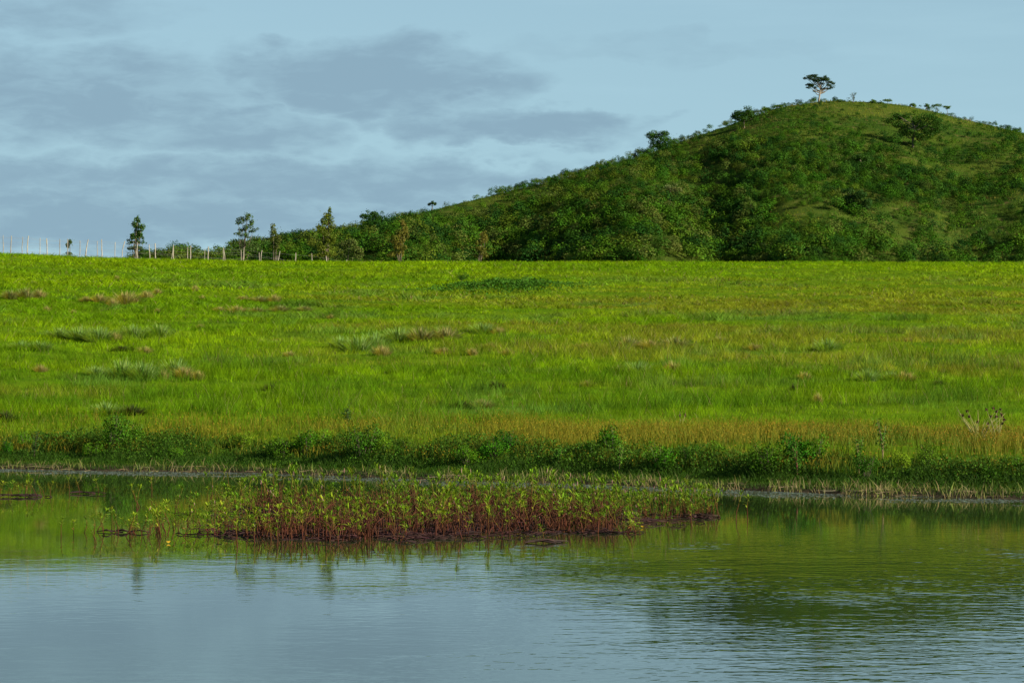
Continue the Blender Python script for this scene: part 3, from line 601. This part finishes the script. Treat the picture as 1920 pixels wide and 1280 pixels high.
htree(1236, 285, 244, 'dark bushy tree breaking the left skyline of the hill', 16, [(-10, 10, 12, 9), (6, 8, 12, 8), (18, 18, 12, 8), (-6, 24, 18, 11), (10, 28, 16, 9)], (.034, .095, .008), trunk_r=.2, nl=2400, size=.5)
htree(1396, 240, 203, 'dark bushy tree on the shoulder of the hill skyline', 17, [(-10, 8, 10, 6), (6, 7, 12, 7), (0, 18, 20, 9), (20, 16, 12, 7)], (.036, .095, .008), trunk_r=.2, nl=1900, size=.5)
htree(696, 425, 396, 'dark round tree on the low left skyline of the hill', 18, [(-10, 10, 12, 8), (6, 8, 14, 8), (16, 14, 10, 8), (0, 20, 18, 8)], (.030, .085, .008), trunk_r=.2, nl=1900, size=.45)
htree(810, 388, 376, 'small umbrella tree on the left skyline of the hill', 19, [(0, 4, 5, 2.5), (-4, 6, 4, 2.5), (5, 6, 4, 2.5)], (.035, .075, .015), trunk_r=.14, nl=350, size=.4)
htree(1405, 430, 366, 'bright green slender tree in the gully at the foot of the hill', 20, [(0, 8, 8, 8), (-6, 18, 9, 8), (6, 20, 9, 8), (0, 32, 12, 9), (10, 42, 10, 7)], (.085, .150, .020), trunk_r=.14, nl=1400, size=.42)
htree(1352, 420, 398, 'small bright green tree left of the slender one in the gully', 21, [(0, 6, 9, 6), (-7, 12, 9, 6), (8, 14, 9, 6)], (.085, .150, .020), trunk_r=.12, nl=800, size=.42)
htree(1256, 382, 345, 'pale-leaved tree with a leaning pinkish branch on the hill face', 22, [(0, 6, 10, 6), (10, 14, 10, 6), (-8, 16, 9, 6)], (.12, .145, .045), trunk_r=.3, trunk_mat=M_bark, nl=800, size=.42)
htree(1840, 455, 425, 'dark round bush near the foot of the hill at the right', 23, [(0, 8, 10, 8), (6, 18, 10, 8), (-8, 18, 9, 8)], (.042, .11, .012), trunk_r=.15, nl=1300, size=.45, name='hill_shrub', cat='bush')

# ------------------------------------------------------------------ hill scrub
SC = [(.034, .100, .006), (.052, .125, .007), (.020, .068, .009), (.066, .135, .009), (.072, .115, .010), (.040, .110, .010), (.092, .130, .022)]
def scrub_variant(seed, col, nl=760, R=1.0):
    r = np.random.default_rng(seed); a = Acc(); c, rad = lobes(r, 7, R, 1.7 * R); rad[:, 2] *= 1.15; foliage(a, r, c, rad, nl, .135 * R, col, -.3, .22, .12); return a
SV = [scrub_variant(60 + i, SC[i % 7]) for i in range(14)]
def dens(a, Y, s01):
    """how thick the bushes stand: thick on the left flank and in gullies, thin on the grassy right top"""
    right = sstep(1400, 1560, a + 260 * (s01 - .5) * 0)
    d = 1 - right * (.22 + .55 * sstep(.5, .9, s01)); d = np.maximum(d, sstep(1840, 1890, a) * .75)
    d *= 1 - .5 * np.exp(-((a - 850) / 90) ** 2) * sstep(.5, .9, s01); return d
def hill_points(n, seed):
    r = np.random.default_rng(seed); X, Y = fan(n, 430, 860, r, .215); a = X / Y * F + 960
    Z = Hh(X, Y); row = HY - F * (Z - CH) / Y
    Yr = np.interp(a, [-600, 300, 900, 1500, 2200], [640, 660, 740, 810, 820]); s01 = np.clip((486 - row) / np.maximum(486 - np.interp(a, SKX, SKY), 8), 0, 1)
    cl = fbm(X / 17, Y / 26, 4); k = (r.random(n) < dens(a, Y, s01) * (.22 + .9 * sstep(.36, .56, cl))) & (Y < Yr + 10) & (row < 510) & (a > 245)
    return X[k], Y[k], Z[k], a[k], s01[k], r
X, Y, Z, a, s01, r = hill_points(52000, 91)
acc = Acc(); n = len(X); sz = (.60 + 1.7 * r.random(n) ** 2.4) * (1 + .6 * (1 - s01)) * np.where(a > 1430, .8, 1.0) * np.interp(a, [300, 600, 1000], [.75, 1.05, 1.0])
sz *= 1 - .35 * sstep(.75, .95, s01); vi = r.integers(0, 14, n); vi = np.where((a > 1450) & (r.random(n) < .6), r.choice([0, 2, 5, 7, 9, 1, 12], n), vi); rz = r.random(n) * 6.28
for k in range(14):
    v, q, c = SV[k].arr(); ids = np.where(vi == k)[0]
    sub = np.arange(0, len(q), 2)                                 # thinner copies for the mass
    q2 = q[sub]; v2 = v[q2.ravel()]; c2 = c[q2.ravel()]; m = len(ids)
    vs = v2.copy(); cx, sn = np.cos(rz[ids])[:, None], np.sin(rz[ids])[:, None]; S = sz[ids][:, None]
    W = np.stack([(vs[None, :, 0] * cx - vs[None, :, 1] * sn) * S * 1.15 + X[ids][:, None], (vs[None, :, 0] * sn + vs[None, :, 1] * cx) * S * 1.15 + Y[ids][:, None], vs[None, :, 2] * S + Z[ids][:, None] - .15 * S], -1).reshape(-1, 3)
    tone = vary(np.ones(3), m, r, .45, .10)
    acc.add(W, np.arange(len(W)).reshape(-1, 4), (c2[None] * tone[:, None]).reshape(-1, 3))
tag(obj('hillside_scrub', acc.mesh('hillside_scrub', M_far)), 'dense mass of low green scrub covering the hillside', 'scrub', kind='stuff')
# individual larger bushes
X, Y, Z, a, s01, r = hill_points(1400, 92)
meshes = [SV[k].mesh('hill_bush_foliage', M_bush) for k in range(14)]
k = min(250, len(X)); TONES = ['dark green', 'mid green', 'deep green', 'light green', 'olive', 'plain green', 'pale green']
for i in range(k):
    if not (0 < a[i] < 1920 and HY - F * (Z[i] - CH) / Y[i] < 486): pass
    mi = int(r.integers(0, 14)); S = (1.2 + 1.2 * r.random()) * (.75 if a[i] > 1450 else 1.0) * (.7 + .3 * (1 - s01[i])); o = obj('hill_bush', meshes[mi], None, (X[i], Y[i], Z[i] - .15 * S)); o.rotation_euler[2] = r.random() * 6.28
    o.scale = (S * 1.15, S * 1.15, S * .95)
    reg = 'on the right hillside' if a[i] > 1420 else ('on the middle slope' if a[i] > 1000 else 'on the left flank')
    rowp = HY - F * (Z[i] - CH) / Y[i]; lev = 'high' if s01[i] > .66 else ('halfway up' if s01[i] > .33 else 'low')
    tone = TONES[mi % 7]; siz = 'big' if S > 2.0 else ('mid-sized' if S > 1.4 else 'small')
    tag(o, f'{siz} {tone} bush in the scrub {lev} {reg}', 'bush', 'bushes ' + reg)
# hill grass
r = np.random.default_rng(93); n = 230000; X, Y = fan(n, 470, 850, r, .215); a = X / Y * F + 960; Z = Hh(X, Y); Yr = np.interp(a, [-600, 300, 900, 1500, 2200], [640, 660, 740, 810, 820])
k = (Y < Yr + 12) & (a > 200) & (r.random(n) < .6 + .4 * sstep(1350, 1500, a)); X, Y, a, Z = X[k], Y[k], a[k], Z[k]; n = len(X); f = fbm(X / 20, Y / 30, 4); f2 = fbm(X / 5 + 9, Y / 8, 3)
col = mixc(np.tile([.048, .110, .006], (n, 1)), np.array([.165, .175, .018]), sstep(.45, .66, f) * .8); col = mixc(col, np.array([.17, .11, .045]), sstep(.52, .68, f2) * .6); col = mixc(col, np.array([.035, .085, .006]), sstep(.5, .62, fbm(X / 3 + 40, Y / 6, 3)) * .7)
A = Acc(); blades(np.stack([X, Y, Z - .1], 1), .25 + .40 * r.random(n), .09 + .07 * r.random(n), .3 + .6 * r.random(n), vary(col, n, r, .3), A, r)
tag(obj('hill_grass', A.mesh('hill_grass', M_far)), 'rough olive and green grass growing on the hill between the bushes', 'grass', kind='stuff')

# ------------------------------------------------------------------ smartweed standing in the pond
def weed_variant(seed):
    r = np.random.default_rng(seed); st = Acc(); lf = Acc(); fl = None; H = 1.0
    bend = (r.random(2) - .5) * .8; k = 7; f = np.linspace(0, 1, k)
    base_lean = (r.random() - .5) * .9
    pts = np.stack([bend[0] * f ** 2 * .5 + base_lean * (1 - (1 - f) ** 3) * .4 + r.normal(size=k) * .012, bend[1] * f ** 2 * .5, f * H], 1); pts[0, 2] = -.08
    tube(pts, .019 - .011 * f, st, np.stack([np.interp(np.repeat(f, 4), [0, .6, 1], [.085, .13, .18]), np.interp(np.repeat(f, 4), [0, .6, 1], [.024, .060, .20]), np.interp(np.repeat(f, 4), [0, 1], [.018, .02])], 1), 4)
    def lance(p, az_, el0, L, wd, col):
        d = np.array([cos(az_), sin(az_), 0]); s_ = np.array([-sin(az_), cos(az_), 0]) * wd / 2; up = np.array([0, 0, 1.])
        q = [p, p + d * L * .33 * cos(el0) + up * L * .40 * sin(el0), p + d * L * .70 * cos(el0) + up * L * .68 * sin(el0), p + d * L * (cos(el0) + .12) + up * (L * .72 * sin(el0) - .10 * L)]
        ws = [.15, 1, .8, .05]; V = []
        for a_, b_ in zip(q, ws): V += [a_ - s_ * b_, a_ + s_ * b_]
        lf.add(np.array(V), [[0, 1, 3, 2], [2, 3, 5, 4], [4, 5, 7, 6]], col)
    nn = r.integers(5, 9); az_ = r.random() * 6
    for i in range(nn):
        f_ = .42 + .58 * (i / (nn - 1)) ** .8; p = np.array([np.interp(f_, f, pts[:, j]) for j in range(3)]); az_ += 2.4 + r.normal() * .3
        L = .33 * (.7 + .5 * r.random()) * (1 if f_ > .6 else .75); c = vary([.16, .22, .018], 1, r, .4, .15)[0]
        if f_ < .6 and r.random() < .5: c = vary([.24, .12, .03], 1, r)[0]
        lance(p, az_, .35 + .8 * f_ * r.random(), L, .042, c)
    for i in range(7): lance(pts[-1] - [0, 0, .05 * r.random()], i * .9 + .5 * r.random(), .65 + .75 * r.random(), .26 + .14 * r.random(), .043, vary([.17, .26, .014], 1, r, .35)[0])
    if seed % 4 == 0:
        fl = Acc(); p = pts[-1]; tube([p, p + [.01, 0, .07], p + [.02, .01, .15]], [.009, .015, .004], fl, (.42, .22, .22), 5)
    return st, lf, fl
WV = [weed_variant(200 + i) for i in range(14)]
WM = [(s.mesh('smartweed_stem', M_weed), l.mesh('smartweed_leaves', M_weed), f_.mesh('smartweed_flower', M_weed) if f_ else None) for s, l, f_ in WV]
rw = np.random.default_rng(15)
def wpos(x, y): D = CH * F / (y - HY); return pix(x, D), D
def plant(x, y, hpx, label, group, v=None, lean=0.0):
    X, D = wpos(x, y); v = rw.integers(0, 14) if v is None else v; H = hpx * D / F
    t_ = thing('smartweed', (X, D, 0), label, 'water plant', group, rw.random() * 6.28, (.29 + .62 * H, .29 + .62 * H, H)); t_.rotation_euler[0] = lean * rw.normal(); t_.rotation_euler[1] = lean * rw.normal()
    s, l, f_ = WM[v]; obj('stem', s, t_); obj('leaves', l, t_)
    if f_: obj('flower_spike', f_, t_)
# lone and edge plants, each with its own label
sg = 'loose smartweed plants around the weed bed'
lone = [(1380, 974, 48, 'middle one of the three lone smartweed plants right of the weed bed'), (1402, 972, 38, 'rightmost lone smartweed plant right of the weed bed'), (1350, 970, 46, 'leftmost of the three lone smartweed plants right of the weed bed'),
        (115, 1005, 32, 'leftmost small smartweed plant in open water left of the weed bed'), (138, 1003, 26, 'second small smartweed plant from the left in open water'), (158, 998, 26, 'third small smartweed plant from the left in open water'), (175, 1004, 34, 'fourth small smartweed plant from the left in open water'), (181, 1018, 22, 'short smartweed plant just below the fourth one from the left'),
        (210, 990, 34, 'smartweed plant left of the dark floating stems, standing alone'), (218, 998, 30, 'small smartweed plant at the left end of the dark floating stems'),
        (285, 928, 30, 'lone pale leafy plant in open water behind the left of the weed bed'), (257, 960, 46, 'tall thin smartweed standing alone in water at the left of the bed'), (262, 950, 40, 'thin bare smartweed stem behind the tall thin one at the left'),
        (445, 1025, 44, 'bright green smartweed at the front edge of the bed, left of centre'), (478, 1018, 30, 'small smartweed at the front edge right of the bright green one'), (520, 1022, 28, 'reddish leaning smartweed at the front edge of the bed'), (748, 1020, 34, 'bright green smartweed at the front edge, centre of the bed'), (634, 1018, 24, 'low smartweed with yellow leaves at the front edge'),
        (1020, 1016, 30, 'isolated smartweed in front of the right half of the bed'), (1296, 985, 34, 'outermost smartweed clump stem at the right end of the bed'),
        (185, 922, 22, 'reddish smartweed right of the left raft of dark stems'), (150, 922, 26, 'yellow-green smartweed right of the left raft of dark stems'), (130, 926, 28, 'red stemmed smartweed nearest the left raft of dark stems'), (195, 926, 16, 'tiny green smartweed rightmost near the left raft')]
for x, y, h, lab in lone: plant(x, y, h, lab, sg, lean=.12)
for x, y, h in [(-20, 930, 30), (2, 930, 26), (16, 930, 28), (20, 930, 20), (34, 929, 16), (48, 929, 34), (54, 931, 26), (57, 930, 30), (72, 931, 32), (78, 930, 26), (84, 931, 22), (96, 929, 24)]:
    plant(x, y, h, 'smartweed plant growing on the dark raft of stems at the left edge', 'smartweed on the left raft', lean=.15)
# the bed: density in photo space turned into places on the water
bed = [(370, 988, 110, 15, 38), (470, 965, 70, 22, 45), (470, 1000, 90, 12, 50), (620, 965, 130, 24, 84), (650, 1000, 160, 12, 80), (800, 955, 150, 24, 95), (860, 990, 150, 14, 74), (960, 955, 120, 22, 82), (1060, 965, 120, 22, 88), (1110, 988, 90, 12, 50),
       (1160, 960, 90, 18, 80), (1230, 962, 80, 13, 66), (1290, 962, 50, 9, 40), (1325, 966, 22, 5, 14), (300, 1000, 60, 9, 24), (250, 1000, 40, 8, 12), (200, 1000, 30, 6, 4), (340, 955, 50, 14, 5), (420, 945, 50, 14, 16), (510, 940, 60, 12, 20), (1180, 1000, 25, 5, 10)]
pts = []
for (cx, cy, rx, ry, n) in bed:
    for _ in range(n):
        q = math.sqrt(rw.random()); th = rw.random() * 6.28; x, y = cx + rx * q * cos(th), cy + ry * q * sin(th)
        lim = 1016 if x < 900 else (1004 if x < 1215 else 984); 
        if y < lim and y > 918: pts.append((x, y))
pts = np.array(pts); core = np.array([min(1, .72 + .28 * math.exp(-((x - 820) / 330) ** 2)) for x, y in pts])
hh = core * (24 + 48 * rw.random(len(pts)) ** 1.5) * np.interp(pts[:, 1], [920, 1015], [.95, .82]) * np.where(rw.random(len(pts)) < .08, 1.3, 1)
order = np.argsort(-pts[:, 1] - hh * .5); nind = 262
for i in order[:nind]:
    x, y = pts[i]; part = 'left' if x < 560 else ('right' if x > 1050 else 'middle')
    v = int(rw.integers(0, 14)); dep = 'front' if y > 995 else ('middle' if y > 960 else 'back'); tall = 'tall' if hh[i] > 55 else ('short' if hh[i] < 40 else 'medium')
    side = ['far left', 'left', 'centre left', 'centre', 'centre right', 'right', 'far right'][int(np.clip((x - 230) / 160, 0, 6))]
    plant(x, y, hh[i], f'{tall} smartweed ' + ('with pink flower spike ' if WM[v][2] else 'without flowers ') + f'in the {dep} row, {side} of the bed', 'smartweed plants in the weed bed', v, lean=.2)
acc = Acc()
for i in order[nind:]:
    x, y = pts[i]; X, D = wpos(x, y); H = hh[i] * D / F; th = rw.random() * 6.28; tone = vary(np.ones(3), 1, rw, .15, .08)
    for A_ in WV[int(rw.integers(0, 14))]:
        if A_ is None: continue
        v, q, c = A_.arr(); R = np.array([[cos(th), -sin(th), rw.normal() * .08], [sin(th), cos(th), rw.normal() * .08], [0, 0, 1]])
        acc.add(v @ R.T * [.29 + .62 * H, .29 + .62 * H, H] + [X, D, 0], q, c * tone)
for _ in range(4200):                                              # dead reddish lower stems between the plants
    x, y = pts[rw.integers(0, len(pts))] + rw.normal(size=2) * [12, 2.5]
    if x < 480 or x > 1150: continue
    X, D = wpos(x, min(max(y, 922), 1014)); L = .14 + .34 * rw.random(); a0 = rw.random() * 6.28; t0 = rw.random() * .9
    tube([(X, D, -.02), (X + cos(a0) * L * t0 * .5, D + sin(a0) * L * t0 * .5, L * .6), (X + cos(a0) * L * t0, D + sin(a0) * L * t0, L * .85)], [.010, .008, .005], acc, vary([.085, .026, .018], 1, rw, .5, .15)[0], 4)
tag(obj('smartweed_thicket', acc.mesh('smartweed_thicket', M_weed)), 'tangled thicket of reddish smartweed filling the back of the weed bed', 'water plants', kind='stuff')
# dark dead stems floating round the feet of the plants
acc = Acc(); D_ = [(680, 1003, 160, 7, 1100), (740, 975, 240, 16, 1500), (1020, 965, 160, 12, 500), (450, 1000, 90, 7, 50), (860, 996, 140, 10, 420), (1090, 998, 80, 4, 80), (620, 975, 130, 9, 260), (1000, 975, 160, 10, 200), (780, 965, 200, 14, 300), (480, 955, 60, 3, 60), (1240, 982, 50, 3, 26), (1310, 970, 26, 2, 14), (1190, 975, 40, 4, 24)]
for (cx, cy, rx, ry, n) in D_:
    for _ in range(n):
        X, D = wpos(cx + .62 * rx * rw.normal(), min(cy + .6 * ry * rw.normal(), 1021))
        if float(fbm(np.array(X * 1.6 + 5), np.array(D * .9), 3)) < .40 + .12 * rw.random(): continue
        L = .04 + .20 * rw.random() ** 1.6; a0 = rw.normal() * .9; z = .005 + .07 * rw.random() ** 2
        tube([(X - cos(a0) * L, D - sin(a0) * L, z - .01), (X, D + rw.normal() * .05, z + .02 * rw.random()), (X + cos(a0) * L, D + sin(a0) * L, z - .01)], .006 + .006 * rw.random(), acc, vary([.030, .012, .011], 1, rw, .5, .2)[0], 4)
tag(obj('dead_stem_litter', acc.mesh('dead_stem_litter', M_dry)), 'dark brown mat of dead stems floating under the weed bed', 'plant litter', kind='stuff')
def raft(x0, x1, y, n, lab, seed):
    r = np.random.default_rng(seed); acc = Acc(); Xc, Dc = wpos((x0 + x1) / 2, y)
    for _ in range(n):
        X, D = wpos(x0 + (x1 - x0) * r.random(), y + r.normal() * .45); X -= Xc; D -= Dc; L = .06 + .30 * r.random() ** 2; a0 = r.normal() * .5; z = .01 + .04 * r.random()
        tube([(X - L, D - L * a0, z), (X, D, z + .02), (X + L, D + L * a0, z - .01)], .006 + .009 * r.random(), acc, vary([.038, .022, .018], 1, r, .4)[0], 4)
    tag(obj('stem_raft', acc.mesh('stem_raft', M_dry), None, (Xc, Dc, 0)), lab, 'plant litter')
raft(-30, 96, 931, 34, 'dark raft of dead stems floating at the left edge', 1)
raft(140, 184, 925, 5, 'single dark drifting stem between two reddish plants at the left', 2)
raft(200, 275, 998, 5, 'thin dark line of floating stems left of the weed bed', 3)
raft(1010, 1028, 1017, 8, 'small dark floating clot under the isolated plant in front of the bed', 4)
raft(1270, 1335, 969, 14, 'dark floating stem at the foot of the right end of the bed', 5)
# yellow leaves
for (x, y, lab) in ((315, 1018, 'orange leaf floating in front of the left part of the bed'), (445, 1021, 'yellow leaf floating below the bright green front plant'), (574, 1005, 'yellow leaf hanging low at the front edge of the bed'), (1205, 977, 'yellow leaf above the water at the right part of the bed'), (1206, 989, 'lower yellow leaf floating at the right part of the bed')):
    X, D = wpos(x, y); a = Acc(); L = .045; f = np.linspace(-1, 1, 6); wv = (1 - f ** 2) * .018 + .001; V = np.stack([np.stack([f * L, -wv, .012 + .02 * f ** 2], 1), np.stack([f * L, wv, .022 + .02 * f ** 2], 1)], 1).reshape(-1, 3)
    a.add(V, [[2 * i, 2 * i + 2, 2 * i + 3, 2 * i + 1] for i in range(5)], (.42, .27, .02)); o = obj('fallen_leaf', a.mesh('fallen_leaf', M_leaf), None, (X, D, .01)); o.rotation_euler = (0.5, 0, x); tag(o, lab, 'leaf', 'yellow leaves on the pond')

# ------------------------------------------------------------------ render
scene.render.engine = 'CYCLES'
scene.cycles.max_bounces = 6; scene.cycles.transmission_bounces = 3; scene.cycles.diffuse_bounces = 3; scene.cycles.glossy_bounces = 3
